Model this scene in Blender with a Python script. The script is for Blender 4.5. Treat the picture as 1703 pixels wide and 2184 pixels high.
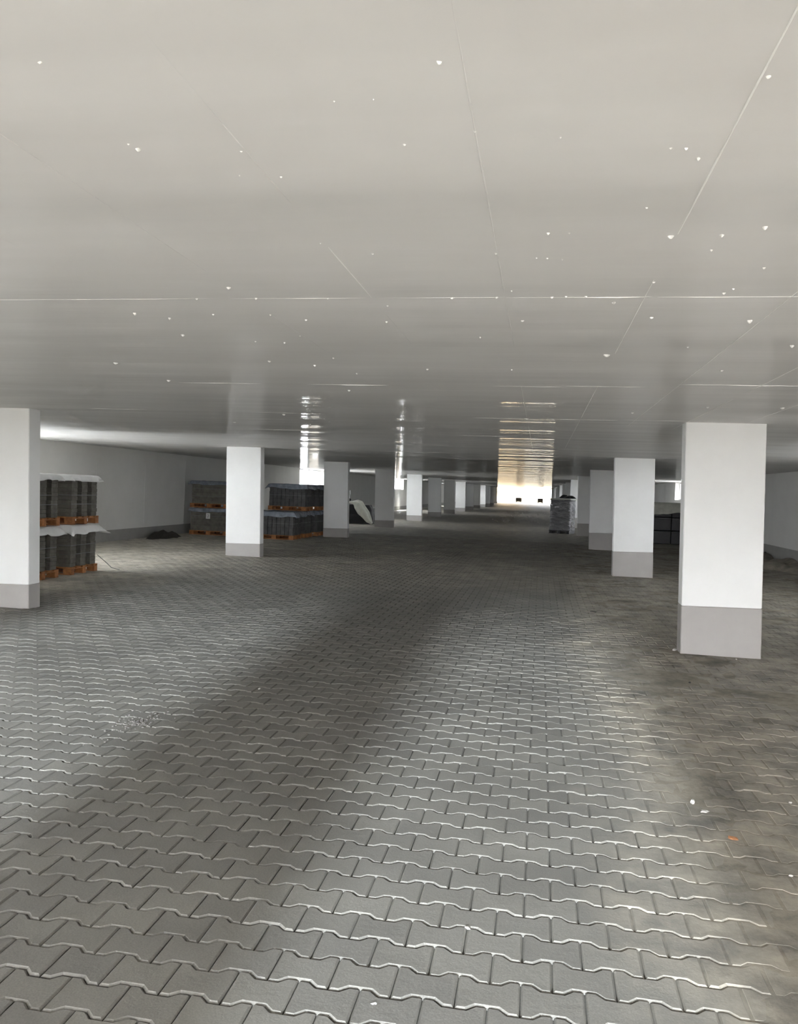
import bpy, math, random
import numpy as np
from mathutils import Matrix, Vector

random.seed(7)
rng = np.random.default_rng(7)
scn = bpy.context.scene
COL = scn.collection
for _o in list(bpy.data.objects):
    bpy.data.objects.remove(_o)

# ------------------------------------------------------------------ camera
YAW, PITCH, ROLL, FPX, EYE = 0.1736, -0.0281, 0.0370, 1715.2, 1.577
CEIL = 2.37
LEAN = -0.0214
W_PX, H_PX = 1703, 2184


def cam_axes():
    f = Vector((-math.sin(YAW) * math.cos(PITCH), math.cos(YAW) * math.cos(PITCH), math.sin(PITCH)))
    r = Vector((math.cos(YAW), math.sin(YAW), 0))
    u = r.cross(f)
    return (r * math.cos(ROLL) + u * math.sin(ROLL), u * math.cos(ROLL) - r * math.sin(ROLL), f)


CR, CU, CF = cam_axes()
cam_data = bpy.data.cameras.new('camera')
cam = bpy.data.objects.new('camera', cam_data)
COL.objects.link(cam)
cam_data.sensor_fit = 'HORIZONTAL'
cam_data.sensor_width = 36.0
cam_data.lens = FPX / W_PX * 36.0
cam_data.clip_end = 500
cam.matrix_world = Matrix(((CR.x, CU.x, -CF.x, 0), (CR.y, CU.y, -CF.y, 0), (CR.z, CU.z, -CF.z, EYE), (0, 0, 0, 1)))
scn.camera = cam

# ------------------------------------------------------------------ world, sun, daylight in the openings, added lights behind the camera, exposure
vs = scn.view_settings
vs.view_transform = 'Standard'
vs.look = 'None'
vs.exposure = 1.0
vs.gamma = 1.0
vs.use_curve_mapping = False
scn.cycles.use_denoising = True
scn.cycles.max_bounces = 6
scn.cycles.use_adaptive_sampling = True
scn.cycles.adaptive_threshold = 0.2
scn.cycles.adaptive_min_samples = 16
scn.cycles.diffuse_bounces = 4
scn.cycles.glossy_bounces = 3
scn.cycles.transparent_max_bounces = 12
scn.cycles.sample_clamp_indirect = 6.0
scn.cycles.caustics_reflective = False
scn.cycles.caustics_refractive = False

world = bpy.data.worlds.new('sky')
scn.world = world
world.use_nodes = True
bg = world.node_tree.nodes['Background']
bg.inputs['Color'].default_value = (0.93, 0.96, 1.0, 1)
bg.inputs['Strength'].default_value = 10.0

sun_d = bpy.data.lights.new('sun', 'SUN')
sun_d.energy = 20.0
sun_d.color = (1.0, 0.90, 0.74)
sun_d.angle = math.radians(0.6)
sun = bpy.data.objects.new('sun', sun_d)
COL.objects.link(sun)
sun.rotation_euler = Vector((0.25, 0.62, -0.75)).to_track_quat('-Z', 'Y').to_euler()


def area_light(name, loc, aim, sx, sy, radiance, color, spread=180):
    d = bpy.data.lights.new(name, 'AREA')
    d.shape = 'RECTANGLE'
    d.size, d.size_y = sx, sy
    d.energy = radiance * math.pi * sx * sy
    d.color = color
    d.spread = math.radians(spread)
    o = bpy.data.objects.new(name, d)
    COL.objects.link(o)
    o.location = loc
    o.rotation_euler = (Vector(aim)).to_track_quat('-Z', 'Z').to_euler()
    return o


XW_L, XW_R, WT = -10.65, 6.1, 0.32          # inner wall faces, wall thickness
Y_BACK, Y_END = -1.8, 118.0
WIN_Z0, WIN_Z1 = 1.56, 2.36
WIN_Y = [(11.0, 15.1), (34.7, 38.8), (58.3, 62.4), (82.0, 86.1)]
DAY = (0.93, 0.97, 1.0)
WIN_L = [47, 53, 42, 58]
WIN_R = [11, 17, 14, 14]
for i, (a, b) in enumerate(WIN_Y):
    zc = (WIN_Z0 + WIN_Z1) / 2
    area_light('window_daylight', (XW_L - WT - 0.14, (a + b) / 2, zc), (1, 0, 0.3), b - a, WIN_Z1 - WIN_Z0, WIN_L[i], DAY)
    area_light('window_daylight', (XW_R + WT + 0.14, (a + b) / 2, zc), (-1, 0, 0.3), b - a, WIN_Z1 - WIN_Z0, WIN_R[i], DAY)
# unseen openings (x range) shaped for the floor bands, with added fill lights
BACK_OPEN = [(-9.4, -6.5), (-4.3, -2.05), (-0.8, 0.55), (2.6, 5.2)]
WARM = (1.0, 0.962, 0.95)
BACK_RAD = [2.0, 4.4, 4.5, 7.4]
for (a, b), rad in zip(BACK_OPEN, BACK_RAD):
    area_light('back_fill_light', ((a + b) / 2, Y_BACK - 0.45, 0.45), (0, 1, 0.12), b - a, 0.8, rad, WARM, 115)  # added lamps that brighten pillar fronts and the near ceiling
area_light('floor_band_light', (-0.6, -32, 7.5), (-0.6, 37, -7.2), 2.2, 2.2, 1800, (0.86, 0.94, 1.0))  # added far lamp throwing the light bands along the floor
pd = bpy.data.lights.new('exit_portal', 'AREA')
pd.shape = 'RECTANGLE'
pd.size, pd.size_y = 16.0, 2.4
pd.cycles.is_portal = True
po = bpy.data.objects.new('exit_portal', pd)
COL.objects.link(po)
po.location = (-2.2, Y_END + 0.4, 1.2)
po.rotation_euler = Vector((0, -1, 0)).to_track_quat('-Z', 'Z').to_euler()


# ------------------------------------------------------------------ materials
def nodes_of(name):
    m = bpy.data.materials.new(name)
    m.use_nodes = True
    nt = m.node_tree
    return m, nt, nt.nodes['Principled BSDF']


def N(nt, t, **kw):
    n = nt.nodes.new(t)
    for k, v in kw.items():
        if k in n.inputs:
            n.inputs[k].default_value = v
        else:
            setattr(n, k, v)
    return n


def pos_noise(nt, scale, sx=1, sy=1, sz=1, detail=4, rough=0.55):
    g = N(nt, 'ShaderNodeNewGeometry')
    mp = N(nt, 'ShaderNodeMapping')
    mp.inputs['Scale'].default_value = (sx, sy, sz)
    nt.links.new(g.outputs['Position'], mp.inputs['Vector'])
    n = N(nt, 'ShaderNodeTexNoise')
    n.inputs['Scale'].default_value = scale
    n.inputs['Detail'].default_value = detail
    n.inputs['Roughness'].default_value = rough
    nt.links.new(mp.outputs[0], n.inputs['Vector'])
    return n.outputs['Fac']


def ramp(nt, src, p0, c0, p1, c1):
    r = N(nt, 'ShaderNodeValToRGB')
    e = r.color_ramp.elements
    e[0].position, e[1].position = p0, p1
    e[0].color = tuple(c0) + (1,)
    e[1].color = tuple(c1) + (1,)
    nt.links.new(src, r.inputs['Fac'])
    return r.outputs['Color']


def mix(nt, fac, a, b, blend='MIX'):
    m = N(nt, 'ShaderNodeMix')
    m.data_type = 'RGBA'
    m.blend_type = blend
    for sock, v in ((m.inputs[0], fac), (m.inputs[6], a), (m.inputs[7], b)):
        if hasattr(v, 'links'):
            nt.links.new(v, sock)
        elif isinstance(v, (int, float)):
            sock.default_value = v
        else:
            sock.default_value = tuple(v) + (1,)
    return m.outputs[2]


def math_n(nt, op, a, b=0.0, clamp=False):
    m = N(nt, 'ShaderNodeMath')
    m.operation = op
    m.use_clamp = clamp
    for i, v in enumerate((a, b)):
        if hasattr(v, 'links'):
            nt.links.new(v, m.inputs[i])
        else:
            m.inputs[i].default_value = v
    return m.outputs[0]


def bump(nt, bsdf, h, strength, dist, prev=None):
    b = N(nt, 'ShaderNodeBump')
    b.inputs['Strength'].default_value = strength
    b.inputs['Distance'].default_value = dist
    nt.links.new(h, b.inputs['Height'])
    if prev is not None:
        nt.links.new(prev, b.inputs['Normal'])
    nt.links.new(b.outputs[0], bsdf.inputs['Normal'])
    return b.outputs[0]


def simple(name, col, rough=0.6, var=0.12, nscale=8, bstr=0.0, bdist=0.002, metallic=0.0, spec=0.5):
    m, nt, b = nodes_of(name)
    f = pos_noise(nt, nscale)
    lo = tuple(max(0, c * (1 - var)) for c in col)
    hi = tuple(min(1, c * (1 + var)) for c in col)
    nt.links.new(ramp(nt, f, 0.3, lo, 0.7, hi), b.inputs['Base Color'])
    b.inputs['Roughness'].default_value = rough
    b.inputs['Metallic'].default_value = metallic
    b.inputs['Specular IOR Level'].default_value = spec
    if bstr:
        bump(nt, b, pos_noise(nt, nscale * 4), bstr, bdist)
    return m


M = {}
M['pillar'] = simple('white_wall_paint', (0.81, 0.815, 0.81), 0.7, 0.02, 3, 0.15, 0.002)
M['wall'] = simple('wall_paint', (0.78, 0.78, 0.76), 0.75, 0.03, 1.5, 0.15, 0.002)
M['band'] = simple('grey_base_paint', (0.37, 0.352, 0.337), 0.65, 0.04, 4, 0.15, 0.002)
M['bandwall'] = simple('wall_base_paint', (0.33, 0.325, 0.31), 0.7, 0.06, 4, 0.15, 0.002)
M['nub'] = simple('white_plaster', (0.93, 0.93, 0.91), 0.6, 0.03, 20)
M['frame'] = simple('white_window_plastic', (0.85, 0.85, 0.87), 0.35, 0.02, 4)
M['wood'] = simple('pallet_wood', (0.33, 0.135, 0.045), 0.7, 0.35, 14, 0.3, 0.002)
M['slab'] = simple('grey_concrete_blocks', (0.135, 0.128, 0.108), 0.85, 0.25, 9, 0.3, 0.003)
M['kerb'] = simple('dark_concrete_blocks', (0.085, 0.085, 0.083), 0.8, 0.25, 7, 0.3, 0.003)
M['strap'] = simple('strapping_band', (0.15, 0.15, 0.16), 0.4, 0.05, 10)
M['paper'] = simple('paper', (0.75, 0.76, 0.76), 0.7, 0.05, 10)
M['ink'] = simple('ink', (0.05, 0.05, 0.05), 0.7, 0.05, 10)
M['black'] = simple('black_foil', (0.012, 0.012, 0.014), 0.35, 0.3, 5, 0.5, 0.01)
M['blackmatte'] = simple('black_crates', (0.010, 0.010, 0.012), 0.45, 0.5, 5, 0.4, 0.01)
M['sheet'] = simple('white_plastic_sheet', (0.80, 0.81, 0.80), 0.38, 0.05, 5, 0.5, 0.01)
M['sheetblue'] = simple('bluish_clear_sheet', (0.24, 0.27, 0.32), 0.22, 0.3, 7, 0.8, 0.012)
M['sheetgrey'] = simple('grey_white_sheet', (0.50, 0.50, 0.44), 0.5, 0.15, 5, 0.6, 0.012)
M['sack'] = simple('woven_white_sack', (0.78, 0.80, 0.72), 0.55, 0.08, 6, 0.6, 0.01)
M['chip'] = simple('pale_stone_chip', (0.50, 0.485, 0.46), 0.8, 0.1, 30)
M['brickchip'] = simple('orange_chip', (0.55, 0.26, 0.12), 0.8, 0.2, 60)
M['leaf'] = simple('dark_scrap', (0.04, 0.037, 0.03), 0.7, 0.3, 30)  # also paints the gap shade inside the block stacks
M['grit'] = simple('grit', (0.13, 0.12, 0.11), 0.9, 0.4, 60)
M['soil'] = simple('loose_dirt', (0.20, 0.18, 0.145), 0.95, 0.3, 6, 0.6, 0.02)
M['beige'] = simple('sunlit_render', (0.70, 0.58, 0.42), 0.9, 0.05, 0.5)
M['sand'] = simple('sand', (0.62, 0.52, 0.36), 0.95, 0.15, 0.6)
M['steel'] = simple('galvanised_steel', (0.35, 0.35, 0.36), 0.4, 0.1, 10, metallic=0.8)

# film wrapped goods: shiny crumpled stretch film
m, nt, b = nodes_of('stretch_film')
b.inputs['Base Color'].default_value = (0.24, 0.24, 0.25, 1)
b.inputs['Metallic'].default_value = 0.35
b.inputs['Roughness'].default_value = 0.16
_p = bump(nt, b, pos_noise(nt, 4.0, 1, 1, 2.6, 3), 1.0, 0.16)
M['film'] = m

# window glass: thin clear pane
m, nt, b = nodes_of('window_glass')
tr = N(nt, 'ShaderNodeBsdfTransparent')
gl = N(nt, 'ShaderNodeBsdfGlossy')
gl.inputs['Roughness'].default_value = 0.03
ms = N(nt, 'ShaderNodeMixShader')
ms.inputs[0].default_value = 0.06
nt.links.new(tr.outputs[0], ms.inputs[1])
nt.links.new(gl.outputs[0], ms.inputs[2])
nt.links.new(ms.outputs[0], nt.nodes['Material Output'].inputs['Surface'])
M['glass'] = m

# painted concrete soffit: satin paint, long faint ripples across the building
m, nt, b = nodes_of('soffit_paint')
f1 = pos_noise(nt, 1.0, 0.35, 2.2, 1, 3)
f2 = pos_noise(nt, 2.5, 0.5, 0.8, 1, 3)
c = mix(nt, 0.5, ramp(nt, f1, 0.3, (0.70, 0.69, 0.68), 0.7, (0.79, 0.78, 0.775)),
        ramp(nt, f2, 0.3, (0.71, 0.70, 0.685), 0.7, (0.78, 0.78, 0.765)))
nt.links.new(c, b.inputs['Base Color'])
def bump_node(h, strength, dist, prev=None):
    q = N(nt, 'ShaderNodeBump')
    q.inputs['Strength'].default_value = strength
    q.inputs['Distance'].default_value = dist
    nt.links.new(h, q.inputs['Height'])
    if prev is not None:
        nt.links.new(prev, q.inputs['Normal'])
    return q.outputs[0]


n1 = bump_node(pos_noise(nt, 1.0, 0.10, 1.1, 1, 2, 0.45), 1.0, 0.055)
n2 = bump_node(pos_noise(nt, 4.0, 0.12, 1.0, 1, 3, 0.6), 0.8, 0.006, n1)
n3 = bump_node(pos_noise(nt, 240.0, 1, 1, 1, 2), 0.10, 0.001, n2)
df = N(nt, 'ShaderNodeBsdfDiffuse')
nt.links.new(c, df.inputs['Color'])
nt.links.new(n3, df.inputs['Normal'])
gs_ = N(nt, 'ShaderNodeBsdfAnisotropic')
gs_.distribution = 'BECKMANN'
gs_.inputs['Roughness'].default_value = 0.13
nt.links.new(n2, gs_.inputs['Normal'])
fr_ = N(nt, 'ShaderNodeFresnel')
fr_.inputs['IOR'].default_value = 1.42
nt.links.new(n2, fr_.inputs['Normal'])
mx_ = N(nt, 'ShaderNodeMixShader')
nt.links.new(math_n(nt, 'MULTIPLY', fr_.outputs[0], 0.20), mx_.inputs[0])
nt.links.new(df.outputs[0], mx_.inputs[1])
nt.links.new(gs_.outputs[0], mx_.inputs[2])
nt.links.new(mx_.outputs[0], nt.nodes['Material Output'].inputs['Surface'])
M['ceiling'] = m


# paving: grey concrete under patches of tan dust (dust lies thick on the right and in the bays)
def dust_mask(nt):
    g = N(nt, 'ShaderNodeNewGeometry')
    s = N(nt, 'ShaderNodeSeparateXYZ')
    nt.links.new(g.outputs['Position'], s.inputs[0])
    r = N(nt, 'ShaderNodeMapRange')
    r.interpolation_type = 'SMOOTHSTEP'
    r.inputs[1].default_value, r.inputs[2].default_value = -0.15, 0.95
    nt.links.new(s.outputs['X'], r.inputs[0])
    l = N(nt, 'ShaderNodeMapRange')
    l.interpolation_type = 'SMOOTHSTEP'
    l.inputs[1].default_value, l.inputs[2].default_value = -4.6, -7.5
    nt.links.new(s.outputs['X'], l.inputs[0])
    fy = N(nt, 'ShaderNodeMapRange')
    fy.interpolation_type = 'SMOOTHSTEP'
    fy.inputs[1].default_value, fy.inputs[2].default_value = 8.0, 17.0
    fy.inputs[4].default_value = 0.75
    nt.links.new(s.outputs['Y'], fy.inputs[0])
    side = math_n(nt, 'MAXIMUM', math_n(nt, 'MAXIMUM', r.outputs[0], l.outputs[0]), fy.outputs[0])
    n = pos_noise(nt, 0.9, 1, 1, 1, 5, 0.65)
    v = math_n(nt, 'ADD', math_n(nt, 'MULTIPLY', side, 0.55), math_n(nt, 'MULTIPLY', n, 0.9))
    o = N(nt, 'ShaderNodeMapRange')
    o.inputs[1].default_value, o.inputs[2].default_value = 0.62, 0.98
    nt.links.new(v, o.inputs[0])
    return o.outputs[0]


def paving(name, base, is_joint=False):
    m, nt, b = nodes_of(name)
    n = pos_noise(nt, 1.3, 1, 1, 1, 3, 0.6)
    col = ramp(nt, n, 0.3, tuple(x * 0.86 for x in base), 0.7, tuple(x * 1.12 for x in base))
    fine = pos_noise(nt, 160.0, 1, 1, 1, 2)
    col = mix(nt, 1.0, col, ramp(nt, fine, 0.3, (0.86, 0.86, 0.86), 0.7, (1.12, 1.12, 1.12)), 'MULTIPLY')
    if not is_joint:
        gi = N(nt, 'ShaderNodeNewGeometry')
        oi = N(nt, 'ShaderNodeObjectInfo')
        rv = math_n(nt, 'FRACT', math_n(nt, 'ADD', gi.outputs['Random Per Island'], oi.outputs['Random']))
        col = mix(nt, 1.0, col, ramp(nt, rv, 0.0, (0.90, 0.90, 0.90), 1.0, (1.08, 1.075, 1.06)), 'MULTIPLY')
    d = dust_mask(nt)
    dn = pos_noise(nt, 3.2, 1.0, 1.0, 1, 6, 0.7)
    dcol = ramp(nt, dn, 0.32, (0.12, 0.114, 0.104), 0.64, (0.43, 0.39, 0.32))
    pale = ramp(nt, dn, 0.30, (0.30, 0.28, 0.24), 0.62, (0.68, 0.64, 0.55))  # left-bay dust, paled to paint in the window light on the floor
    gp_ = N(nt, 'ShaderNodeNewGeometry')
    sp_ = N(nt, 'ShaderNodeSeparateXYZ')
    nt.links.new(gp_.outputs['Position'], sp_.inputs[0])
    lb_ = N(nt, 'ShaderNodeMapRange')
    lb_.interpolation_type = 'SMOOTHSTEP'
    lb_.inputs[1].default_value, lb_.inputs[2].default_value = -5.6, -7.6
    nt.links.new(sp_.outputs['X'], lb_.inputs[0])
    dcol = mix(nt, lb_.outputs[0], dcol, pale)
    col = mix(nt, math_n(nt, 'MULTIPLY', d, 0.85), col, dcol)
    nt.links.new(col, b.inputs['Base Color'])
    b.inputs['Roughness'].default_value = 0.62 if not is_joint else 0.95
    b.inputs['Specular IOR Level'].default_value = 0.35 if not is_joint else 0.1
    nb = bump(nt, b, fine, 0.25, 0.0012)
    bump(nt, b, pos_noise(nt, 22.0, 1, 1, 1, 4, 0.65), 0.35, 0.006, nb)
    return m


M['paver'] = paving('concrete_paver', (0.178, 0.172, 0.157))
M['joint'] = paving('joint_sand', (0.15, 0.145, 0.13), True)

# far paving, too distant to tell single stones apart: same stones as fine relief
m = paving('far_paving', (0.20, 0.197, 0.185), True)
nt = m.node_tree
b = nt.nodes['Principled BSDF']
b.inputs['Roughness'].default_value = 0.55
b.inputs['Specular IOR Level'].default_value = 0.4
g = N(nt, 'ShaderNodeNewGeometry')
bt = N(nt, 'ShaderNodeTexBrick')
bt.inputs['Scale'].default_value = 1.0
bt.inputs['Brick Width'].default_value = 0.2
bt.inputs['Row Height'].default_value = 0.146
bt.inputs['Mortar Size'].default_value = 0.006
nt.links.new(g.outputs['Position'], bt.inputs['Vector'])
bump(nt, b, math_n(nt, 'SUBTRACT', 1.0, bt.outputs['Fac']), 0.6, 0.006, b.inputs['Normal'].links[0].from_socket)
M['farpaving'] = m


# ------------------------------------------------------------------ mesh helpers
class MB:
    def __init__(self):
        self.v, self.f = [], []

    def box(self, x0, x1, y0, y1, z0, z1):
        i = len(self.v)
        self.v += [(x0, y0, z0), (x1, y0, z0), (x1, y1, z0), (x0, y1, z0), (x0, y0, z1), (x1, y0, z1), (x1, y1, z1), (x0, y1, z1)]
        self.f += [(i, i + 3, i + 2, i + 1), (i + 4, i + 5, i + 6, i + 7), (i, i + 1, i + 5, i + 4), (i + 1, i + 2, i + 6, i + 5),
                   (i + 2, i + 3, i + 7, i + 6), (i + 3, i, i + 4, i + 7)]
        return self

    def cbox(self, x0, x1, y0, y1, z0, z1, c):
        """box with chamfered vertical edges and chamfered top and bottom"""
        def ring(d, z):
            e = c
            return [(x0 + d + e, y0 + d, z), (x1 - d - e, y0 + d, z), (x1 - d, y0 + d + e, z), (x1 - d, y1 - d - e, z),
                    (x1 - d - e, y1 - d, z), (x0 + d + e, y1 - d, z), (x0 + d, y1 - d - e, z), (x0 + d, y0 + d + e, z)]
        self.rings([ring(c, z0), ring(0, z0 + c), ring(0, z1 - c), ring(c, z1)])
        return self

    def rings(self, rs, caps=True, closed=True):
        i = len(self.v)
        n = len(rs[0])
        for r in rs:
            self.v += list(r)
        for k in range(len(rs) - 1):
            for j in range(n if closed else n - 1):
                a, b_ = i + k * n + j, i + k * n + (j + 1) % n
                self.f.append((a, b_, b_ + n, a + n))
        if caps:
            self.f.append(tuple(i + j for j in reversed(range(n))))
            self.f.append(tuple(i + (len(rs) - 1) * n + j for j in range(n)))
        return self

    def tube(self, pts, r, n=8):
        pts = [Vector(p) for p in pts]
        rs = []
        for k, p in enumerate(pts):
            t = (pts[min(k + 1, len(pts) - 1)] - pts[max(k - 1, 0)]).normalized()
            a = t.cross(Vector((0, 0, 1)))
            if a.length < 1e-4:
                a = Vector((1, 0, 0))
            a.normalize()
            c = t.cross(a)
            rr = r[k] if isinstance(r, (list, tuple)) else r
            rs.append([tuple(p + (a * math.cos(q) + c * math.sin(q)) * rr) for q in [2 * math.pi * j / n for j in range(n)]])
        return self.rings(rs)

    def mesh(self, name, mat):
        me = bpy.data.meshes.new(name)
        me.from_pydata(self.v, [], self.f)
        me.materials.append(mat)
        me.update()
        return me

    def build(self, name, mat, parent=None, smooth=False):
        return obj(name, self.mesh(name, mat), parent, smooth)


def obj(name, me, parent=None, smooth=False):
    o = bpy.data.objects.new(name, me)
    COL.objects.link(o)
    if parent is not None:
        o.parent = parent
    if smooth:
        for p in me.polygons:
            p.use_smooth = True
    return o


def empty(name, loc=(0, 0, 0), rz=0.0):
    o = bpy.data.objects.new(name, None)
    o.empty_display_size = 0.1
    COL.objects.link(o)
    o.location = loc
    o.rotation_euler = (0, 0, rz)
    return o


def tag(o, label, cat, group=None, kind=None):
    o['label'] = label
    o['category'] = cat
    if group:
        o['group'] = group
    if kind:
        o['kind'] = kind
    return o


def struct(o, label=None):
    o['kind'] = 'structure'
    if label:
        o['label'] = label
    return o


def grid(fn, nu, nv):
    mb = MB()
    mb.v = [fn(i / nu, j / nv) for j in range(nv + 1) for i in range(nu + 1)]
    w = nu + 1
    mb.f = [(j * w + i, j * w + i + 1, (j + 1) * w + i + 1, (j + 1) * w + i) for j in range(nv) for i in range(nu)]
    return mb


def thicken(o, t):
    md = o.modifiers.new('thickness', 'SOLIDIFY')
    md.thickness = t
    md.offset = 0
    return o


def hsh(*a):
    s = math.sin(sum(x * k for x, k in zip(a, (12.9898, 78.233, 37.719, 4.581)))) * 43758.5453
    return s - math.floor(s)


def vnoise(x, y, seed=0.0):
    xi, yi = math.floor(x), math.floor(y)
    fx, fy = x - xi, y - yi
    fx, fy = fx * fx * (3 - 2 * fx), fy * fy * (3 - 2 * fy)
    a, b_, c, d = hsh(xi, yi, seed), hsh(xi + 1, yi, seed), hsh(xi, yi + 1, seed), hsh(xi + 1, yi + 1, seed)
    return a + (b_ - a) * fx + (c - a) * fy + (a - b_ - c + d) * fx * fy


# ------------------------------------------------------------------ the shell
# floor: a bed under the laid stones, and the far stretch of paving
FAR_Y = 27.0
fl = MB()
fl.box(XW_L - WT, XW_R + WT, Y_BACK - 1.0, FAR_Y, -0.20, -0.05)
fl.box(XW_L - WT, XW_R + WT, FAR_Y, Y_END + 0.6, -0.20, -0.002)
_i = len(fl.v)
fl.v += [(XW_L, 106, -0.004), (XW_R, 106, -0.004), (XW_R, Y_END + 0.6, 0.40), (XW_L, Y_END + 0.6, 0.40), (XW_R, Y_END + 0.6, -0.1), (XW_L, Y_END + 0.6, -0.1)]
fl.f += [(_i, _i + 1, _i + 2, _i + 3), (_i + 3, _i + 2, _i + 4, _i + 5)]
floor = struct(fl.build('floor', M['farpaving']), 'grey paved garage floor of interlocking wavy-edged concrete stones')

# ceiling slab
ceiling = struct(MB().box(XW_L - WT - 0.6, XW_R + WT + 0.6, Y_BACK - 1.0, Y_END + 0.6, CEIL, CEIL + 0.45).build('ceiling', M['ceiling']),
                 'low white-painted concrete ceiling with formwork joint ridges')


def side_wall(name, x0, x1, ranges):
    mb = MB()
    y = Y_BACK
    for a, b_ in ranges:
        mb.box(x0, x1, y, a, -0.2, CEIL)
        mb.box(x0, x1, a, b_, -0.2, WIN_Z0)
        mb.box(x0, x1, a, b_, WIN_Z1, CEIL)
        y = b_
    mb.box(x0, x1, y, Y_END + 0.6, -0.2, CEIL)
    return struct(mb.build(name, M['wall']))


wall_l = side_wall('wall_left', XW_L - WT, XW_L, WIN_Y)
wall_l['label'] = 'long white garage wall on the left with high windows'
wall_r = side_wall('wall_right', XW_R, XW_R + WT, WIN_Y)
wall_r['label'] = 'long white garage wall on the right with high windows'
struct(MB().box(XW_L, XW_L + 0.006, Y_BACK, Y_END, -0.03, 0.285).build('baseboard_left', M['bandwall']), 'grey painted base band along left wall')
struct(MB().box(XW_R - 0.006, XW_R, Y_BACK, Y_END, -0.03, 0.46).build('baseboard_right', M['bandwall']), 'grey painted base band along right wall')
# faint plaster seams on the left wall
for y, z0, z1 in ((17.95, 1.5, 1.95), (20.4, 0.4, 2.0), (22.9, 0.3, 2.2)):
    MB().box(XW_L, XW_L + 0.004, y, y + 0.015, z0, z1).build('plaster_seam', M['nub'], wall_l)

# unseen wall behind the camera, its openings placed to shape the light
bw = MB()
x = XW_L - WT
for a, b_ in BACK_OPEN:
    bw.box(x, a, Y_BACK - 0.4, Y_BACK, -0.2, CEIL)
    bw.box(a, b_, Y_BACK - 0.4, Y_BACK, 2.2, CEIL)
    x = b_
bw.box(x, XW_R + WT, Y_BACK - 0.4, Y_BACK, -0.2, CEIL)
struct(bw.build('wall_back', M['wall']))

# far end: side piers and the wide exit
ew = MB()
ew.box(XW_L, -6.3, Y_END, Y_END + 0.4, -0.2, CEIL)
ew.box(2.0, XW_R, Y_END, Y_END + 0.4, -0.2, CEIL)
struct(ew.build('wall_far', M['wall']))

# windows
for n_, (xo, sgn) in enumerate(((XW_L - 0.24, 1), (XW_R + 0.24, -1))):
    for k, (a, b_) in enumerate(WIN_Y):
        w = struct(empty('window_%d' % (n_ * len(WIN_Y) + k + 1), (xo, (a + b_) / 2, WIN_Z0)),
                   'high strip window with white frame in the %s wall' % ('left' if sgn > 0 else 'right'))
        hw, hh, t = (b_ - a) / 2, WIN_Z1 - WIN_Z0, 0.05
        fr = MB()
        fr.box(-0.03, 0.03, -hw, hw, 0, t).box(-0.03, 0.03, -hw, hw, hh - t, hh).box(-0.03, 0.03, -hw, -hw + t, t, hh - t).box(-0.03, 0.03, hw - t, hw, t, hh - t)
        fr.build('window_frame', M['frame'], w)
        MB().box(-0.035, 0.035, -0.05, 0.05, t, hh - t).build('mullion', M['frame'], w)
        for q in (-1, 1):
            y0, y1 = sorted((q * 0.05, q * (hw - t)))
            MB().box(-0.005, 0.005, y0, y1, t, hh - t).build('pane', M['glass'], w)

# outside beyond the exit: sunlit sand, a pale rendered building
gp = MB()
gp.v = [(-200, Y_END + 0.6, 0.40), (200, Y_END + 0.6, 0.40), (200, 400, 0.40), (-200, 400, 0.40)]
gp.f = [(0, 1, 2, 3)]
struct(gp.build('ground_outside', M['sand']), 'sunlit pale sandy ground outside the exit')
gs = MB()
gs.v = [(-200, -200, -0.35), (200, -200, -0.35), (200, Y_END + 0.6, -0.35), (-200, Y_END + 0.6, -0.35)]
gs.f = [(0, 1, 2, 3)]
struct(gs.build('ground_around', M['leaf']), 'dark ground around the building')  # unseen ground, kept dark to limit sunlight bounced indoors
hb = empty('rendered_building', (-9.5, 140, 0.40))
tag(hb, 'pale beige rendered building standing in sun beyond the far exit', 'building')
MB().cbox(-8, 6.4, 0, 9, 0, 6.5, 0.02).build('wall', M['beige'], hb)
MB().box(-8.3, 6.7, -0.3, 9.3, 6.5, 6.8).build('roof', M['band'], hb)


# ------------------------------------------------------------------ pillars
PY0, PDY, PD = 8.608, 7.9908, 0.2236
ORD = ['first', 'second', 'third', 'fourth', 'fifth', 'sixth', 'seventh', 'eighth', 'ninth', 'tenth', 'eleventh', 'twelfth', 'thirteenth', 'fourteenth']


def pillar_meshes(w, band):
    s = MB().cbox(-w / 2, w / 2, 0, PD, band - 0.002, CEIL + 0.05, 0.008).mesh('shaft', M['pillar'])
    bb = MB().cbox(-w / 2 - 0.003, w / 2 + 0.003, -0.003, PD + 0.003, -0.06, band, 0.008).mesh('painted_base', M['band'])
    return s, bb


for side, xc, w, band in (('left', -5.934 - 0.393, 0.786, 0.275), ('right', 1.482 + 0.388, 0.777, 0.50)):
    sm, bm_ = pillar_meshes(w, band)
    for k in range(14):
        y = PY0 + PDY * k
        if y > Y_END - 1:
            continue
        p = empty('pillar', (xc, y, 0))
        p.rotation_euler = (0, math.atan(LEAN), 0)
        if k == 0 and side == 'right':
            lab = 'large white pillar with tall grey base, nearest on the right'
        elif k == 0:
            lab = 'white pillar with grey base cut by the left picture edge, beside pallets'
        else:
            lab = '%s white pillar from the front in the %s row, grey painted base' % (ORD[k], side)
        tag(p, lab, 'pillar', 'white pillars of the %s row' % side)
        obj('shaft', sm, p)
        obj('painted_base', bm_, p)['label'] = 'grey painted base'

# ------------------------------------------------------------------ paving stones
PW, PROW = 0.2, 0.1463
GAP, CH = 0.0035, 0.0070


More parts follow.
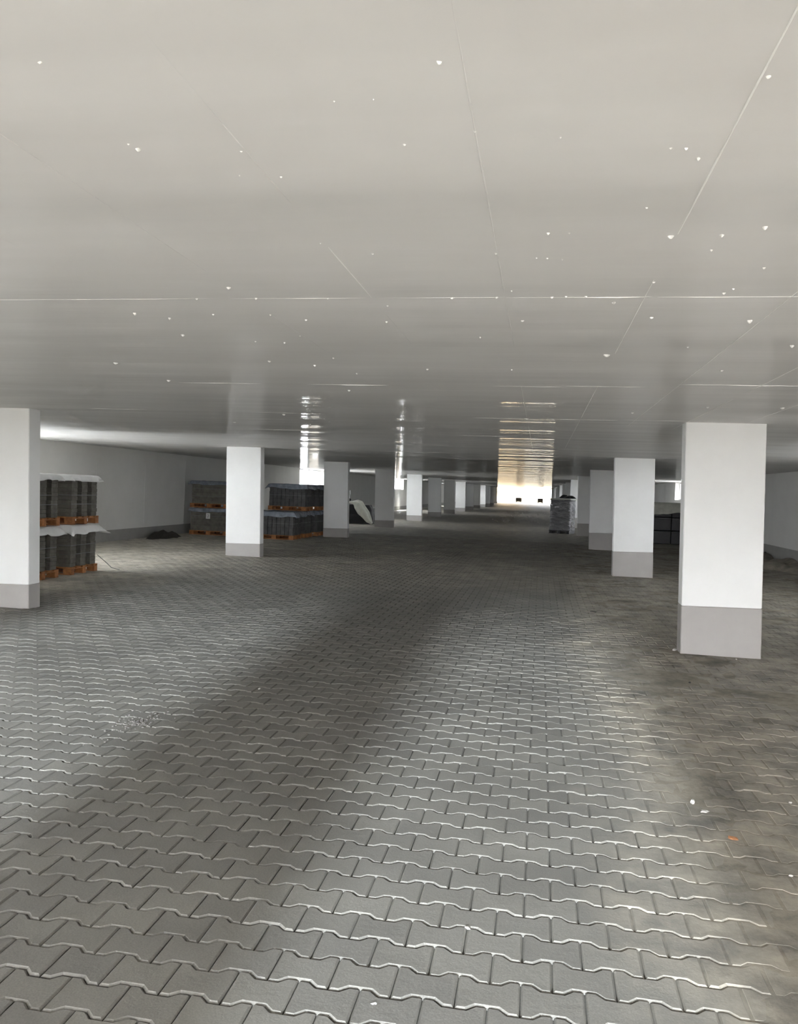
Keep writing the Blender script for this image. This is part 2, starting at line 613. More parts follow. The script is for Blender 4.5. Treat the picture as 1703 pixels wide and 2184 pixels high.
def paver_outline(inset):
    a, b_, c = PW / 2 - GAP / 2 - inset, PROW / 2 + 0.0125 - GAP / 2 - inset, PROW / 2 - 0.0125 - GAP / 2 - inset
    x1, x2 = 0.064, 0.036
    k = inset * 0.45
    top = [(a, b_), (x1 + k, b_), (x2 + k, c), (-x2 - k, c), (-x1 - k, b_), (-a, b_)]
    return top + [(-x_, -y_) for x_, y_ in top]


def paver_template(sides):
    o0, o1 = paver_outline(CH), paver_outline(0)
    v = [(x_, y_, 0.0) for x_, y_ in o0] + [(x_, y_, -0.0060) for x_, y_ in o1]
    f = [tuple(range(12))]
    f += [(j, j + 12, (j + 1) % 12 + 12, (j + 1) % 12) for j in range(12)]
    if sides:
        v += [(x_, y_, -0.045) for x_, y_ in o1]
        f += [(j + 12, j + 24, (j + 1) % 12 + 24, (j + 1) % 12 + 12) for j in range(12)]
    return v, f


def to_px(x_, y_, z_=0.0):
    d = Vector((x_, y_, z_ - EYE))
    zc = d.dot(CF)
    return (W_PX / 2 + FPX * d.dot(CR) / zc, H_PX / 2 - FPX * d.dot(CU) / zc, zc)


def pillar_hit(x_, y_):
    for xc, w in ((-6.327, 0.786), (1.870, 0.777)):
        if abs(x_ - xc) < w / 2 + 0.02:
            t = (y_ - PY0) % PDY
            if -0.02 < t < PD + 0.02 and y_ > 5:
                return True
    return False


cells = []
j0, j1 = int((-1.6 - 2.945) / PROW), int((FAR_Y - 2.945) / PROW)
for j in range(j0, j1):
    y = 2.945 + PROW * j
    off = 0.103 + (PW / 2) + (PW / 2 if j % 2 else 0)
    i0, i1 = int((XW_L + 0.05 - off) / PW), int((XW_R - 0.05 - off) / PW)
    for i in range(i0, i1 + 1):
        x = off + PW * i
        dx, dy = x + 0.0, y
        # keep what this viewpoint and ones a step aside could see
        fwd = dx * CF.x + dy * CF.y
        lat = abs(dx * CR.x + dy * CR.y)
        if fwd < -0.5 or lat > 2.2 + 0.56 * max(fwd, 0):
            continue
        if pillar_hit(x, y):
            continue
        px, py, zc = to_px(x, y) if fwd > 0.5 else (0, 9e9, 1)
        inside = 5 < px < 1690 and 0 < py < 2200
        cells.append((0 if inside and fwd > 0.5 else 1, y, x, j))
near = sorted([c for c in cells if c[0] == 0], key=lambda c: (to_px(c[2], c[1])[2]))[:300]
near_set = set((c[1], c[2]) for c in near)
pv, pf = paver_template(True)
pme = bpy.data.meshes.new('paver')
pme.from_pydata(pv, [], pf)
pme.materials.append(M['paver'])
for c in near:
    o = bpy.data.objects.new('paver', pme)
    COL.objects.link(o)
    o.parent = floor
    o.location = (c[2] + random.gauss(0, 0.0006), c[1] + random.gauss(0, 0.0006), random.gauss(0, 0.0007))
    o.rotation_euler = (random.gauss(0, 0.005), random.gauss(0, 0.004), random.gauss(0, 0.003))
# all further stones: one joined part
rest = np.array([(c[2], c[1]) for c in cells if (c[1], c[2]) not in near_set])
nr = len(rest)
tv, tf = paver_template(False)
tv = np.array(tv)
tv[12:, 2] = -0.0065
V = np.repeat(tv[None], nr, 0)
tilt = rng.normal(0, 0.0045, (nr, 2))
V[:, :, 2] += V[:, :, 0] * tilt[:, :1] + V[:, :, 1] * tilt[:, 1:] + rng.normal(0, 0.0008, (nr, 1))
V[:, :, :2] += rest[:, None, :]
base = (np.arange(nr) * len(tv))
faces = []
for f in tf:
    faces += (base[:, None] + np.array(f)[None]).tolist()
rme = bpy.data.meshes.new('distant_paving')
rme.from_pydata(V.reshape(-1, 3).tolist(), [], faces)
rme.materials.append(M['paver'])
ro = obj('distant_paving', rme, floor)
ro['kind'] = 'stuff'

# sand in the joints, swept level with the stones where dust lies thick
def bed(u, v):
    x_ = XW_L + (XW_R - XW_L) * u
    y_ = -2.3 + (FAR_Y + 2.3) * v
    s = max(min((x_ + 0.0) / 0.85, 1.15), min((-5.0 - x_) / 2.0, 1), min((y_ - 9) / 8, 0.8), 0)
    d = s * 0.8 + 0.75 * vnoise(x_ * 2.3, y_ * 2.3, 1) + 0.35 * vnoise(x_ * 9, y_ * 9, 2) - 0.55
    d = max(0.0, min(1.15, d))
    return (x_, y_, -0.012 + 0.0118 * d)


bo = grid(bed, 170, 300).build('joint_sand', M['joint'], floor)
bo['kind'] = 'stuff'

# ------------------------------------------------------------------ ceiling joints and plaster blobs
def ridge(x0, y0, x1, y1, w, h, name='joint_ridge', jag=0.15):
    L = math.hypot(x1 - x0, y1 - y0)
    n = max(2, int(L / 0.06))
    tx, ty = (x1 - x0) / L, (y1 - y0) / L
    rs = []
    wob = random.random() * 10
    for k in range(n + 1):
        t = k / n
        hh = 0.75 * h * (0.2 + 1.1 * vnoise(t * L * 9, wob, 3)) * (0.15 + 0.85 * min(1, 6 * t, 6 * (1 - t)))
        ww = w * (0.6 + 0.7 * vnoise(t * L * 6, wob, 5))
        sh = (vnoise(t * L * 3, wob, 8) - 0.5) * w * 2 * jag
        cx, cy = x0 + tx * L * t - ty * sh, y0 + ty * L * t + tx * sh
        rs.append([(cx - ty * ww, cy + tx * ww, CEIL + 0.002), (cx + ty * ww, cy - tx * ww, CEIL + 0.002),
                   (cx + ty * ww * 0.2, cy - tx * ww * 0.2, CEIL - hh), (cx - ty * ww * 0.2, cy + tx * ww * 0.2, CEIL - hh)])
    return MB().rings(rs).build(name, M['nub'] if h > 0.0029 else M['ceiling'], ceiling)


JX = [-1.82, -1.275, -0.727, -0.175, 0.372, 0.915, 1.44, 2.0]
for xj, segs in zip(JX, (
        [(1.9, 2.6, .0015)], [(1.5, 2.9, .002), (3.5, 4.6, .002)], [(1.35, 2.2, .0025), (2.6, 3.3, .003), (3.6, 4.4, .002)],
        [(1.2, 3.28, .0028), (3.3, 4.4, .002), (6.0, 8.5, .003), (9.5, 16, .003)],
        [(1.2, 2.53, .004), (3.05, 4.6, .004), (5.95, 8.5, .0045), (8.6, 14.4, .0035)],
        [(3.2, 6.0, .0048), (6.0, 9.2, .004)], [(4.9, 6.2, .004), (6.6, 9.6, .0042)], [(6.0, 8.4, .003)])):
    for a, b_, h in segs:
        ridge(xj, a, xj, b_, 0.0035, h)
for xa, xb, y, h in ((-2.6, -1.4, 3.30, .0022), (-1.35, -0.75, 3.30, .0028), (-0.7, -0.18, 3.30, .0025), (-0.17, 0.4, 3.305, .004), (0.42, 1.1, 3.31, .003),
                     (-1.83, -1.18, 6.07, .005), (-2.9, -2.2, 6.08, .003), (-0.4, 0.12, 6.02, .003), (0.15, 0.7, 5.97, .004), (0.9, 1.75, 5.80, .0055),
                     (-5.1, -4.4, 8.45, .005), (-3.2, -2.6, 8.5, .003), (-0.75, -0.2, 8.6, .004), (0.05, 0.75, 8.57, .0045), (0.8, 1.4, 8.5, .003),
                     (-4.2, -3.3, 11.1, .005), (-1.2, -0.4, 11.3, .003), (-2.8, -1.6, 13.9, .005), (-0.9, 0.6, 14.0, .003), (-3.5, -1.8, 16.6, .004), (-2.5, -1.0, 19.4, .004)):
    ridge(xa, y, xb, y, 0.0035, h)


def blob_mesh(seed):
    rs = []
    for z, r in ((0.004, 1.0), (-0.25, 0.92), (-0.7, 0.6), (-1.0, 0.22)):
        rs.append([(math.cos(q) * r * (0.7 + 0.6 * hsh(q, seed)), math.sin(q) * r * (0.7 + 0.6 * hsh(q, seed + 3)), z) for q in [2 * math.pi * t / 8 for t in range(8)]])
    mb = MB().rings(rs)
    return mb.mesh('plaster_blob', M['nub'])


blobs = [blob_mesh(s) for s in (1, 2, 3)]


def on_plane(px, py, z):
    d = CF + CR * ((px - W_PX / 2) / FPX) + CU * ((H_PX / 2 - py) / FPX)
    t = (z - EYE) / d.z
    return d * t + Vector((0, 0, EYE))


SPOTS = [(937, 133, 10), (1013, 280, 6), (295, 318, 7), (274, 308, 5), (85, 133, 7), (713, 216, 4), (797, 212, 3), (863, 308, 6), (515, 323, 4), (511, 374, 4),
         (600, 377, 5), (1640, 163, 9), (1432, 316, 6), (1464, 316, 6), (1490, 338, 8), (1196, 293, 4), (1170, 497, 7), (1215, 497, 4), (1540, 501, 7), (1633, 484, 9),
         (1432, 504, 9), (1380, 443, 5), (1145, 550, 4), (1168, 551, 5), (1200, 553, 4), (1058, 541, 5), (684, 519, 4), (795, 541, 5), (1518, 533, 5), (1395, 602, 5),
         (288, 668, 8), (362, 678, 6), (455, 670, 5), (488, 613, 6), (577, 671, 5), (653, 682, 5), (700, 637, 4), (827, 652, 5), (825, 686, 5), (1115, 684, 6),
         (1310, 645, 7), (1390, 677, 6), (1600, 684, 11), (1025, 719, 5), (247, 774, 9), (390, 714, 8), (712, 763, 6), (672, 779, 5), (1295, 757, 14), (1690, 737, 8),
         (762, 796, 5), (606, 884, 6), (360, 811, 8), (745, 832, 6), (912, 787, 5), (1092, 788, 4), (1124, 893, 7), (1092, 620, 4), (1060, 634, 5), (965, 635, 6),
         (1178, 634, 6), (1208, 632, 5), (1250, 632, 5), (1545, 625, 6), (1565, 616, 5), (1630, 571, 6), (545, 728, 4), (607, 730, 5), (640, 716, 4), (1540, 790, 5),
         (420, 637, 6), (546, 636, 5), (575, 770, 5), (1468, 740, 4), (1350, 880, 5), (1510, 868, 6), (1670, 870, 7), (500, 900, 7), (660, 905, 6)]
for n_, (px, py, s) in enumerate(SPOTS):
    p = on_plane(px, py, CEIL)
    d = (p - Vector((0, 0, EYE))).length
    r = s * d / FPX * 0.5
    o = obj('plaster_blob', blobs[n_ % 3], ceiling)
    o.location = (p.x, p.y, CEIL)
    o.rotation_euler = (0, 0, random.random() * 6)
    o.scale = (r * random.uniform(0.9, 1.4), r * random.uniform(0.8, 1.3), min(0.012, r * random.uniform(0.8, 1.4)))


# ------------------------------------------------------------------ pallets and what stands on them
def pallet_proto(name, L=1.2, D=0.8):
    """L along x, D along y; origin at centre of the underside"""
    e = empty(name)
    for y in (-D / 2 + 0.05, 0, D / 2 - 0.05):
        MB().cbox(-L / 2, L / 2, y - 0.05, y + 0.05, 0, 0.02, 0.003).build('bottom_board', M['wood'], e)
        for x_ in (-L / 2 + 0.072, 0, L / 2 - 0.072):
            MB().cbox(x_ - 0.07, x_ + 0.07, y - 0.05, y + 0.05, 0.02, 0.09, 0.003).build('pallet_block', M['wood'], e)
    for x_ in (-L / 2 + 0.072, 0, L / 2 - 0.072):
        MB().cbox(x_ - 0.07, x_ + 0.07, -D / 2, D / 2, 0.09, 0.105, 0.003).build('cross_board', M['wood'], e)
    for q in range(5):
        y = -D / 2 + 0.06 + q * (D - 0.12) / 4
        MB().cbox(-L / 2, L / 2, y - 0.06, y + 0.06, 0.105, 0.125, 0.003).build('deck_board', M['wood'], e)
    return e


def copy_tree(o, parent=None):
    c = o.copy()
    COL.objects.link(c)
    c.parent = parent
    for ch in o.children:
        copy_tree(ch, c)
    return c


PROTO = {}
PH = 0.125


def pallet(loc, rz, label, L=1.2, D=0.8):
    if (L, D) not in PROTO:
        o = PROTO[(L, D)] = pallet_proto('wooden_pallet', L, D)
    else:
        o = copy_tree(PROTO[(L, D)])
    o.location = loc
    o.rotation_euler = (0, 0, rz)
    tag(o, label, 'pallet', 'wooden pallets under concrete blocks')
    return o


def layered(x0, x1, y0, y1, z0, z1, n, groove=0.007):
    rs = []
    for k in range(n):
        a, b_ = z0 + (z1 - z0) * k / n, z0 + (z1 - z0) * (k + 1) / n
        jx, jy = random.gauss(0, 0.003), random.gauss(0, 0.003)
        for d, z in ((groove, a), (0, a + 0.006), (0, b_ - 0.006), (groove, b_)):
            rs.append([(x0 + d + jx, y0 + d + jy, z), (x1 - d + jx, y0 + d + jy, z), (x1 - d + jx, y1 - d + jy, z), (x0 + d + jx, y1 - d + jy, z)])
    return MB().rings(rs)


def strap_ring(x0, x1, y0, y1, z, h=0.012, t=0.002):
    def r(d, zz):
        return [(x0 - d, y0 - d, zz), (x1 + d, y0 - d, zz), (x1 + d, y1 + d, zz), (x0 - d, y1 + d, zz)]
    mb = MB()
    mb.rings([r(0.001, z), r(t, z), r(t, z + h), r(0.001, z + h)], caps=False)
    return mb


def block_stack(loc, rz, label, L, D, H, nx, ny, layers, gapx, gapy, mat, straps=(0.3, 0.62), group='block stacks on pallets', tagxy=None):
    e = empty('block_stack', loc, rz)
    tag(e, label, 'block stack', group)
    wx, wy = (L - gapx * (nx - 1)) / nx, (D - gapy * (ny - 1)) / ny
    for i in range(nx):
        for j in range(ny):
            if 0 < i < nx - 1 and 0 < j < ny - 1:
                continue
            x0, y0 = -L / 2 + i * (wx + gapx), -D / 2 + j * (wy + gapy)
            layered(x0, x0 + wx, y0, y0 + wy, 0, H, layers).build('block_column', mat, e)
    if nx > 2 and ny > 2:
        MB().box(-L / 2 + wx + gapx * 0.5, L / 2 - wx - gapx * 0.5, -D / 2 + wy + gapy * 0.5, D / 2 - wy - gapy * 0.5, 0, H - 0.01).build('gap_shade_core', M['leaf'], e)  # near-black box painting the shade in the gaps between columns
    for s in straps:
        strap_ring(-L / 2, L / 2, -D / 2, D / 2, H * s).build('strap', M['strap'], e)
    if tagxy:
        x_, z, w, h = tagxy
        t = MB().box(x_ - w / 2, x_ + w / 2, -D / 2 - 0.012, -D / 2 - 0.006, z, z + h).build('paper_tag', M['paper'], e)
        t['label'] = 'white paper tag'
        mk = MB()
        mk.tube([(x_ - w * 0.15, -D / 2 - 0.014, z + h * 0.7), (x_ + w * 0.18, -D / 2 - 0.014, z + h * 0.72), (x_ + w * 0.1, -D / 2 - 0.014, z + h * 0.45),
                 (x_ - w * 0.12, -D / 2 - 0.014, z + h * 0.3), (x_ + w * 0.1, -D / 2 - 0.014, z + h * 0.22)], 0.008, 6)
        mk.build('ink_mark', M['ink'], t)
    return e


def drape(name, loc, rz, L, D, over, label, mat, seed=0.0, sag=1.0, flare=0.03, cat='plastic sheet', group=None, res=34):
    """sheet lying on a flat top L x D and hanging over its edges by about `over`"""
    A, B = L / 2, D / 2

    def fn(u, v):
        ou = over * (0.75 + 0.6 * vnoise(v * 4, 3.3, seed))
        ov = over * (0.75 + 0.6 * vnoise(u * 5, 9.3, seed + 1))
        s, t = (u * 2 - 1) * (A + ou), (v * 2 - 1) * (B + ov)
        ex, ey = max(0, abs(s) - A), max(0, abs(t) - B)
        e = max(ex, ey)
        x_ = max(-A, min(A, s)) + math.copysign(1, s) * (0.008 * (ex > 0) + ex * flare * 2 + flare * 1.5 * ex / over * vnoise(v * 9, u * 3, seed + 2))
        y_ = max(-B, min(B, t)) + math.copysign(1, t) * (0.008 * (ey > 0) + ey * flare * 2 + flare * 1.5 * ey / over * vnoise(u * 11, v * 3, seed + 4))
        if ex > 0 and ey > 0:      # corners stand out as a folded ear
            x_ += math.copysign(1, s) * 0.15 * min(ex, ey)
            y_ += math.copysign(1, t) * 0.15 * min(ex, ey)
        z = 0.006 + 0.022 * vnoise(s * 7, t * 7, seed + 6) - e * sag
        return (x_, y_, z)
    o = grid(fn, res, res).build(name, mat, None, True)
    o.location = loc
    o.rotation_euler = (0, 0, rz)
    thicken(o, 0.003)
    tag(o, label, cat, group)
    return o


BH = 0.66
TOP1 = PH + BH + 0.03
# --- two pallet piles beside the first left pillar, two high each
for n_, (yc, nm) in enumerate(((11.08, 'front'), (12.20, 'rear'))):
    xc = -7.40 - 0.6
    for lvl in (0, 1):
        z = lvl * TOP1
        w2 = ('lower', 'upper')[lvl]
        pallet((xc, yc, z), random.gauss(0, 0.01), 'orange-brown wooden pallet, %s one of the %s pile by the left edge pillar' % (w2, nm))
        block_stack((xc, yc, z + PH), random.gauss(0, 0.008),
                    'grey strapped block columns, %s load of the %s pile by the left edge pillar' % (w2, nm), 1.14, 0.74, BH, 4, 3, 10, 0.03, 0.125,
                    M['slab'], (0.30, 0.52), 'grey block loads by the left edge pillar',
                    (0.30, 0.50, 0.05, 0.09) if (lvl == 1 and n_ == 1) else None)
        drape('plastic_sheet', (xc, yc, z + PH + BH), 0, 1.16, 0.78, 0.085 if lvl else 0.12,
              'white plastic sheet over %s load, %s pile by the left edge pillar' % (w2, nm),
              M['sheet'], seed=n_ * 3 + lvl * 7, flare=0.06 if lvl else 0.09, group='white sheets on the left piles')
st = MB().tube([(-7.42, 12.62, 0.27), (-7.30, 12.70, 0.14), (-7.22, 12.74, 0.05), (-7.10, 12.80, 0.012)], 0.006, 6).build('loose_strap', M['strap'])
tag(st, 'loose strapping end dangling from left rear pile to the floor', 'strap')

# --- pile in the corner of the second bay (slabs in thick courses)
cx, cy = -9.78, 23.12
for lvl in (0, 1):
    z = lvl * TOP1
    w2 = ('lower', 'upper')[lvl]
    pallet((cx, cy, z), 0.02, '%s wooden pallet of the slab pile left of the second left pillar' % w2)
    block_stack((cx + 0.03 * lvl, cy, z + PH), 0.02, '%s load of grey slabs in wide courses left of the second left pillar' % w2, 1.14, 0.76, BH, 1, 1, 4, 0.02, 0.02,
                M['slab'], (0.33, 0.66), 'slab loads left of the second pillar', (-0.02, 0.36, 0.13, 0.17) if lvl == 0 else None)
    drape('plastic_sheet', (cx, cy, z + PH + BH), 0.02, 1.17, 0.78, 0.10, 'clear bluish sheet over the %s slab load left of second left pillar' % w2,
          M['sheetblue'], seed=20 + lvl, flare=0.05, group='bluish sheets on the slab pile')

# --- kerb block piles right of the second left pillar
for (xk, yk, lv, nm) in ((-7.58, 22.72, 1, 'single-height front'), (-7.58, 23.86, 2, 'middle'), (-7.50, 25.0, 2, 'rear')):
    for lvl in range(lv):
        z = lvl * TOP1
        w2 = ('lower', 'upper')[lvl] if lv == 2 else 'only'
        pallet((xk, yk, z), 0, '%s wooden pallet of the %s kerb block pile behind second left pillar' % (w2, nm))
        block_stack((xk, yk, z + PH), 0, '%s load of dark upright kerb blocks in the %s pile behind second left pillar' % (w2, nm),
                    1.14, 0.76, BH, 9, 5, 3, 0.012, 0.03, M['kerb'], (0.5,), 'kerb block loads behind the second pillar')
        drape('plastic_sheet', (xk, yk, z + PH + BH), 0, 1.17, 0.78, 0.13, 'shiny bluish sheet over the %s load of the %s kerb block pile' % (w2, nm),
              M['sheetblue'], seed=30 + yk + lvl, flare=0.05, group='bluish sheets on the kerb piles')


# --- lumps, heaps and cloths
def heap(name, loc, rz, sx, sy, h, mat, label, cat, seed=0.0, rough=0.35, n=26, power=0.8, xmax=1e9):
    def fn(u, v):
        a, b_ = u * 2 - 1, v * 2 - 1
        r = min(1.0, math.hypot(a, b_) * 0.98)
        z = h * max(0.0, (1 - r ** 2)) ** power * (1 - rough + 2 * rough * vnoise(u * 5, v * 5, seed))
        z += h * 0.08 * vnoise(u * 13, v * 13, seed + 1) * (1 - r)
        k = 1.0 / max(1.0, max(abs(a), abs(b_)) and math.hypot(a, b_) / max(abs(a), abs(b_), 1e-6))
        return (min(a * k * sx, xmax), b_ * k * sy, z - 0.004)
    o = grid(fn, n, n).build(name, mat, None, True)
    o.location = loc
    o.rotation_euler = (0, 0, rz)
    if label:
        tag(o, label, cat)
    return o


# goods under black foil between third and fourth left pillars
bx, by = -8.0, 34.9
def lump(u, v):
    q = 2 * math.pi * u
    z = v
    r = 1 - 0.25 * z ** 3
    sx, sy = 0.80, 0.55
    c, s = math.cos(q), math.sin(q)
    k = (abs(c) ** 4 + abs(s) ** 4) ** -0.25
    w = 1 + 0.10 * (vnoise(u * 16 if u < 1 else 0, z * 4, 2) - 0.5)
    return (c * k * sx * r * w, s * k * sy * r * w, z * 0.80 + 0.05 * vnoise(u * 8 if u < 1 else 0, z * 3, 5))
lb = grid(lump, 40, 14)
ic = len(lb.v)
lb.f.append(tuple(14 * 41 + i for i in range(40)))
lo = lb.build('foil_covered_pile', M['black'], None, False)
lo.location = (bx, by, 0)
tag(lo, 'black foil-covered pile between third and fourth left pillars', 'covered pile')


path = [(-0.62, -0.50, 0.93, 0.03), (-0.30, -0.52, 0.93, 0.06), (-0.10, -0.56, 0.94, 0.15), (0.06, -0.62, 0.82, 0.21), (0.24, -0.70, 0.62, 0.21), (0.44, -0.76, 0.40, 0.19), (0.60, -0.80, 0.20, 0.13), (0.74, -0.82, 0.06, 0.05)]


def sackfn(u, v):
    t = u * (len(path) - 1)
    i = min(int(t), len(path) - 2)
    f = t - i
    p = [path[i][k] + (path[i + 1][k] - path[i][k]) * f for k in range(4)]
    q = 2 * math.pi * (v % 1.0)
    w = p[3] * (1 + 0.45 * (vnoise(u * 7, math.cos(q) * 1.5 + 2, 9) - 0.5) + 0.16 * math.sin(q * 5 + u * 3))
    nx, nz = 0.70, 0.71
    c, s_ = math.cos(q) * w, math.sin(q) * w * 0.6
    return (p[0] + c * nx, p[1] + s_, max(0.006, p[2] + c * nz))
so = grid(sackfn, 48, 28).build('woven_sack', M['sack'], None, True)
so.location = (bx + 0.12, by, 0)
tag(so, 'white woven sack slumped over the black pile beyond third left pillar', 'sack')
# loops of white banding beside it
cp = [(0.0 + 0.17 * math.cos(q) + 0.02 * q, 0.05 * math.sin(q * 1.3), 0.42 + 0.20 * math.sin(q) + 0.012 * q) for q in [k * 0.35 for k in range(52)]]
cp = [(x_, y_, max(z, 0.012)) for x_, y_, z in cp] + [(0.55, -0.05, 0.25), (0.52, -0.1, 0.012)]
co = MB().tube(cp, 0.012, 6).build('banding_coil', M['sheet'])
co.location = (-6.98, 34.75, 0)
tag(co, 'tangled coil of white banding beside the white sack', 'coil')
sp = empty('standpipe', (-8.62, 36.0, 0))
tag(sp, 'thin dark standpipe with valve wheels right of third left pillar', 'standpipe')
MB().tube([(0, 0, 0), (0, 0, 1.45)], 0.025, 10).build('pipe', M['steel'], sp)
MB().tube([(-0.02, -0.03, 1.30), (-0.02, -0.10, 1.30)], 0.075, 12).build('valve_wheel', M['steel'], sp)
MB().tube([(0.0, -0.03, 1.02), (0.0, -0.09, 1.02)], 0.065, 12).build('valve_wheel', M['black'], sp)
MB().tube([(0, 0, 0), (0, 0, 0.03)], 0.10, 12).build('foot_plate', M['steel'], sp)

# film-wrapped goods beside the fourth right pillar
wp = empty('film_wrapped_load', (0.93, 34.15, 0), math.radians(-18))
tag(wp, 'load wrapped in shiny grey stretch film beside fourth right pillar', 'wrapped load')
def wrapfn(u, v):
    q = 2 * math.pi * u
    c, s = math.cos(q), math.sin(q)
    k = (abs(c) ** 10 + abs(s) ** 10) ** -0.1
    z = 0.13 + v * 1.30
    uu = u % 1.0
    pinch = 0.018 * math.sin(v * 34) * (abs(c * s) * 2) ** 2
    w = 1 + 0.025 * (vnoise(uu * 20, v * 7, 4) - 0.5) + pinch
    r = 0.44 * (1 - 0.02 * v)
    return (c * k * r * w, s * k * r * w, z)
wb = grid(wrapfn, 72, 36)
wb.f.append(tuple(36 * 73 + i for i in range(72)))
wb.build('stretch_film', M['film'], wp, True)
pal = MB()
for x_ in (-0.36, 0, 0.36):
    MB().cbox(x_ - 0.06, x_ + 0.06, -0.42, 0.42, 0.02, 0.115, 0.003).build('pallet_runner', M['blackmatte'], wp)
    MB().cbox(x_ - 0.07, x_ + 0.07, -0.44, 0.44, 0.0, 0.02, 0.003).build('bottom_board', M['blackmatte'], wp)
MB().cbox(-0.44, 0.44, -0.44, 0.44, 0.115, 0.135, 0.003).build('pallet_deck', M['blackmatte'], wp)
def lidfn(u, v):
    a, b_ = u * 2 - 1, v * 2 - 1
    e = max(abs(a), abs(b_))
    return (a * 0.455 + 0.01 * vnoise(v * 7, u * 7, 3), b_ * 0.455, 1.437 + 0.012 * vnoise(u * 6, v * 6, 2) - 0.05 * max(0, e - 0.93) / 0.07)
thicken(grid(lidfn, 30, 30).build('top_film', M['sheetgrey'], wp, True), 0.003)
hp = heap('crumpled_foil', (1.10, 34.08, 1.462), math.radians(-18), 0.36, 0.20, 0.12, M['black'], 'crumpled black foil lying on top of the film-wrapped load', 'foil', 4, 0.7)

# covered stack in the right bay between first and second right pillars
rs_ = empty('covered_crate_stack', (4.55, 29.95, 0))
tag(rs_, 'stack of black crates seen between the first two right pillars', 'crate stack')
for i in range(2):
    for k in range(3):
        MB().cbox(-0.66 + i * 0.67, -0.01 + i * 0.67, -0.55, 0.55, 0.01 + k * 0.47, 0.47 + k * 0.47, 0.015).build('crate', M['blackmatte'], rs_)
        MB().cbox(-0.66 + i * 0.67, -0.01 + i * 0.67, -0.57, 0.57, 0.40 + k * 0.47, 0.45 + k * 0.47, 0.01).build('crate_rim', M['black'], rs_)
drape('plastic_sheet', (4.55, 29.95, 1.435), 0, 1.36, 1.18, 0.40, 'grey-white sheet draped over the black crates in the right bay', M['sheetgrey'], seed=50, flare=0.02)

# dark scraps along the left wall and dirt banked along the right wall
heap('crumpled_foil', (-10.2, 20.75, 0), 1.5, 0.85, 0.28, 0.17, M['leaf'], 'low dark crumpled foil on the floor along the left wall', 'foil', 8, 0.7)
for n_, (y, ly, h, wx) in enumerate(((20.7, 1.35, 0.22, 0.75), (23.5, 1.35, 0.26, 0.85), (26.4, 1.45, 0.24, 0.8))):
    heap('dirt_mound', (XW_R - 0.15, y, 0), 0, wx, ly, h, M['soil'],
         ('nearest', 'middle', 'farthest')[n_] + ' low mound of loose dirt banked against the right wall', 'dirt mound', 11 + n_, 0.45, xmax=0.14)


# ------------------------------------------------------------------ litter on the paving
def chip(px, py, size, mat, label, cat, name, flat=0.5, seed=0):
    p = on_plane(px, py, 0.0)
    d = (p - Vector((0, 0, EYE))).length
    r = size * d / FPX * 0.5
    rs = []
    for z, k in ((0.0, 0.8), (0.45, 1.0), (1.0, 0.55)):
        rs.append([(math.cos(q) * r * k * (0.35 + 1.0 * hsh(round(q * 3, 2), seed)), math.sin(q) * r * k * (0.3 + 0.9 * hsh(round(q * 5, 2), seed + 1)) * 0.7, z * r * flat) for q in [2 * math.pi * t / 7 for t in range(7)]])
    o = MB().rings(rs).build(name, mat)
    o.location = (p.x, p.y, 0.0005)
    o.rotation_euler = (0, 0, seed * 1.7)
    tag(o, label, cat, 'litter on the paving')
    return o


chip(1478, 1713, 17, M['chip'], 'pale stone chip on dusty paving in front of large right pillar', 'stone chip', 'stone_chip', 0.8, 1)
chip(1501, 1731, 22, M['chip'], 'flat pale mortar crumb just right of the pale stone chip', 'mortar crumb', 'mortar_crumb', 0.25, 2)
chip(1565, 1789, 26, M['brickchip'], 'small orange brick splinter on the paving at lower right', 'brick splinter', 'brick_splinter', 0.15, 3)
chip(800, 2141, 15, M['paper'], 'tiny white paper scrap on a stone near the bottom edge', 'paper scrap', 'paper_scrap', 0.1, 4)
chip(998, 1981, 13, M['chip'], 'broken white stone corner stuck in a joint, lower centre', 'stone chip', 'stone_chip', 0.5, 5)
chip(1440, 1387, 12, M['chip'], 'white mortar crumb at the left foot of large right pillar', 'mortar crumb', 'mortar_crumb', 0.6, 6)
chip(1571, 1407, 7, M['chip'], 'white mortar crumb in front of large right pillar foot', 'mortar crumb', 'mortar_crumb', 0.6, 7)
chip(1265, 1305, 22, M['leaf'], 'dark flat scrap on the floor left of large right pillar', 'scrap', 'dark_scrap', 0.12, 8)
chip(1378, 1268, 9, M['chip'], 'small white crumb on tan dust between first two right pillars', 'mortar crumb', 'mortar_crumb', 0.5, 9)
chip(553, 1470, 7, M['chip'], 'small pale pebble on the dark strip left of centre', 'pebble', 'pebble', 0.7, 10)
chip(1687, 1869, 8, M['chip'], 'small white pebble at the right edge of the paving', 'pebble', 'pebble', 0.7, 11)
chip(1472, 1457, 9, M['leaf'], 'small dark crumb below the foot of large right pillar', 'scrap', 'dark_scrap', 0.6, 12)
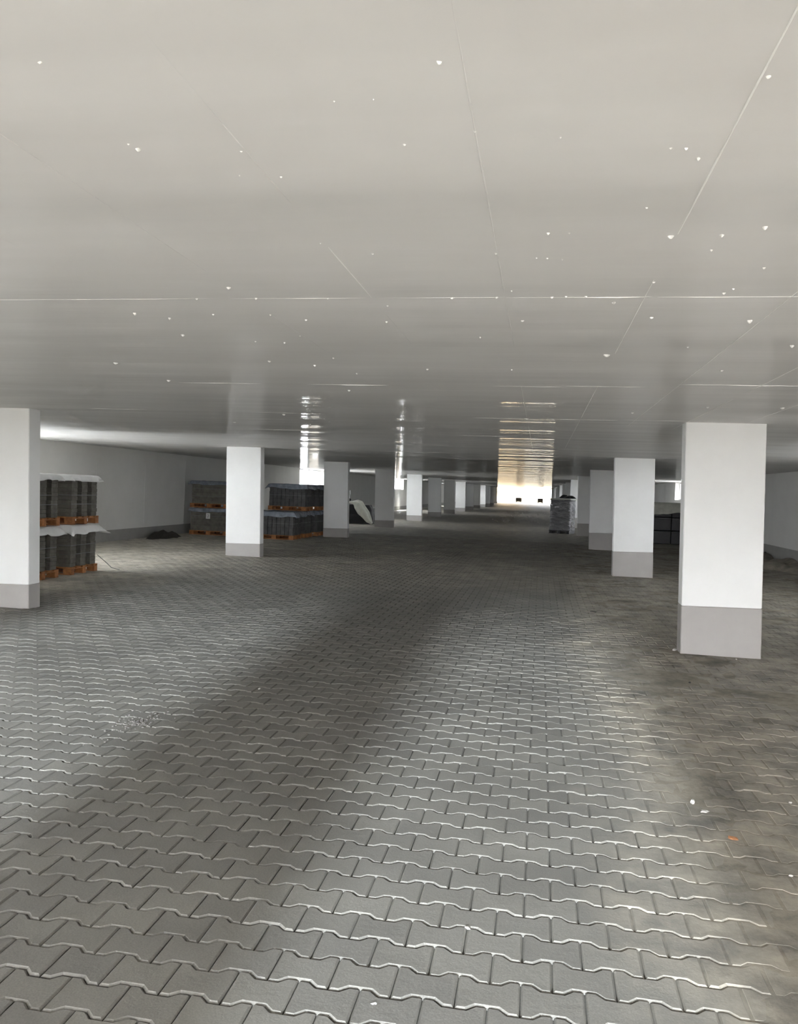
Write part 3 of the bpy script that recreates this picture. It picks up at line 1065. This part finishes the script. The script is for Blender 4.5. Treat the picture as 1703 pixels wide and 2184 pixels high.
chip(1686, 1713, 9, M['chip'], 'pale crumb on dusty paving close to the right edge', 'mortar crumb', 'mortar_crumb', 0.6, 13)
chip(342, 1413, 6, M['leaf'], 'tiny dark crumb on the bluish lit paving at left', 'scrap', 'dark_scrap', 0.6, 14)

# a spill of grit left of centre: nobody could count it
gm = MB()
c0 = on_plane(292, 1542, 0)
for k in range(170):
    q, r = random.random() * 6.283, abs(random.gauss(0, 0.12))
    x_, y_, s = c0.x + math.cos(q) * r, c0.y + math.sin(q) * r * 1.6, random.uniform(0.003, 0.009)
    gm.rings([[(x_ + math.cos(t) * s * f, y_ + math.sin(t) * s * f, z * s) for t in (0.3, 1.9, 3.4, 4.8)] for z, f in ((0, 1), (0.8, 0.7))])
go = gm.build('grit_spill', M['grit'])
tag(go, 'sprinkled dark grit on the paving left of centre', 'grit', kind='stuff')
# loose crumbs far down the aisle
gm = MB()
for k in range(260):
    x_, y_, s = random.uniform(-2.8, 1.2), random.uniform(44, 76), random.uniform(0.02, 0.06)
    gm.rings([[(x_ + math.cos(t) * s * f, y_ + math.sin(t) * s * f, z * s * 0.7) for t in (0.3, 1.9, 3.4, 4.8)] for z, f in ((0, 1), (0.8, 0.6))])
go = gm.build('scattered_rubble', M['chip'])
tag(go, 'crumbs of rubble scattered far down the aisle before the exit', 'rubble', kind='stuff')

# two dark blocks standing in the far exit
for px, s, lab in ((1107, 0.86, 'dark block standing in the bright far exit, left of the two'), (1153, 0.80, 'dark block standing in the bright far exit, right of the two')):
    p = on_plane(px, 1066, 0.40)
    k = (Y_END - 0.6) / p.y
    e = empty('concrete_block', (p.x * k, Y_END - 0.6, 0.355))
    tag(e, lab, 'concrete block')
    MB().cbox(-s / 2, s / 2, -0.3, 0.3, 0.08, 0.66, 0.03).build('block_body', M['leaf'], e)
    for x_ in (-s / 2 + 0.12, s / 2 - 0.12):
        MB().cbox(x_ - 0.07, x_ + 0.07, -0.28, 0.28, 0, 0.09, 0.01).build('block_foot', M['leaf'], e)
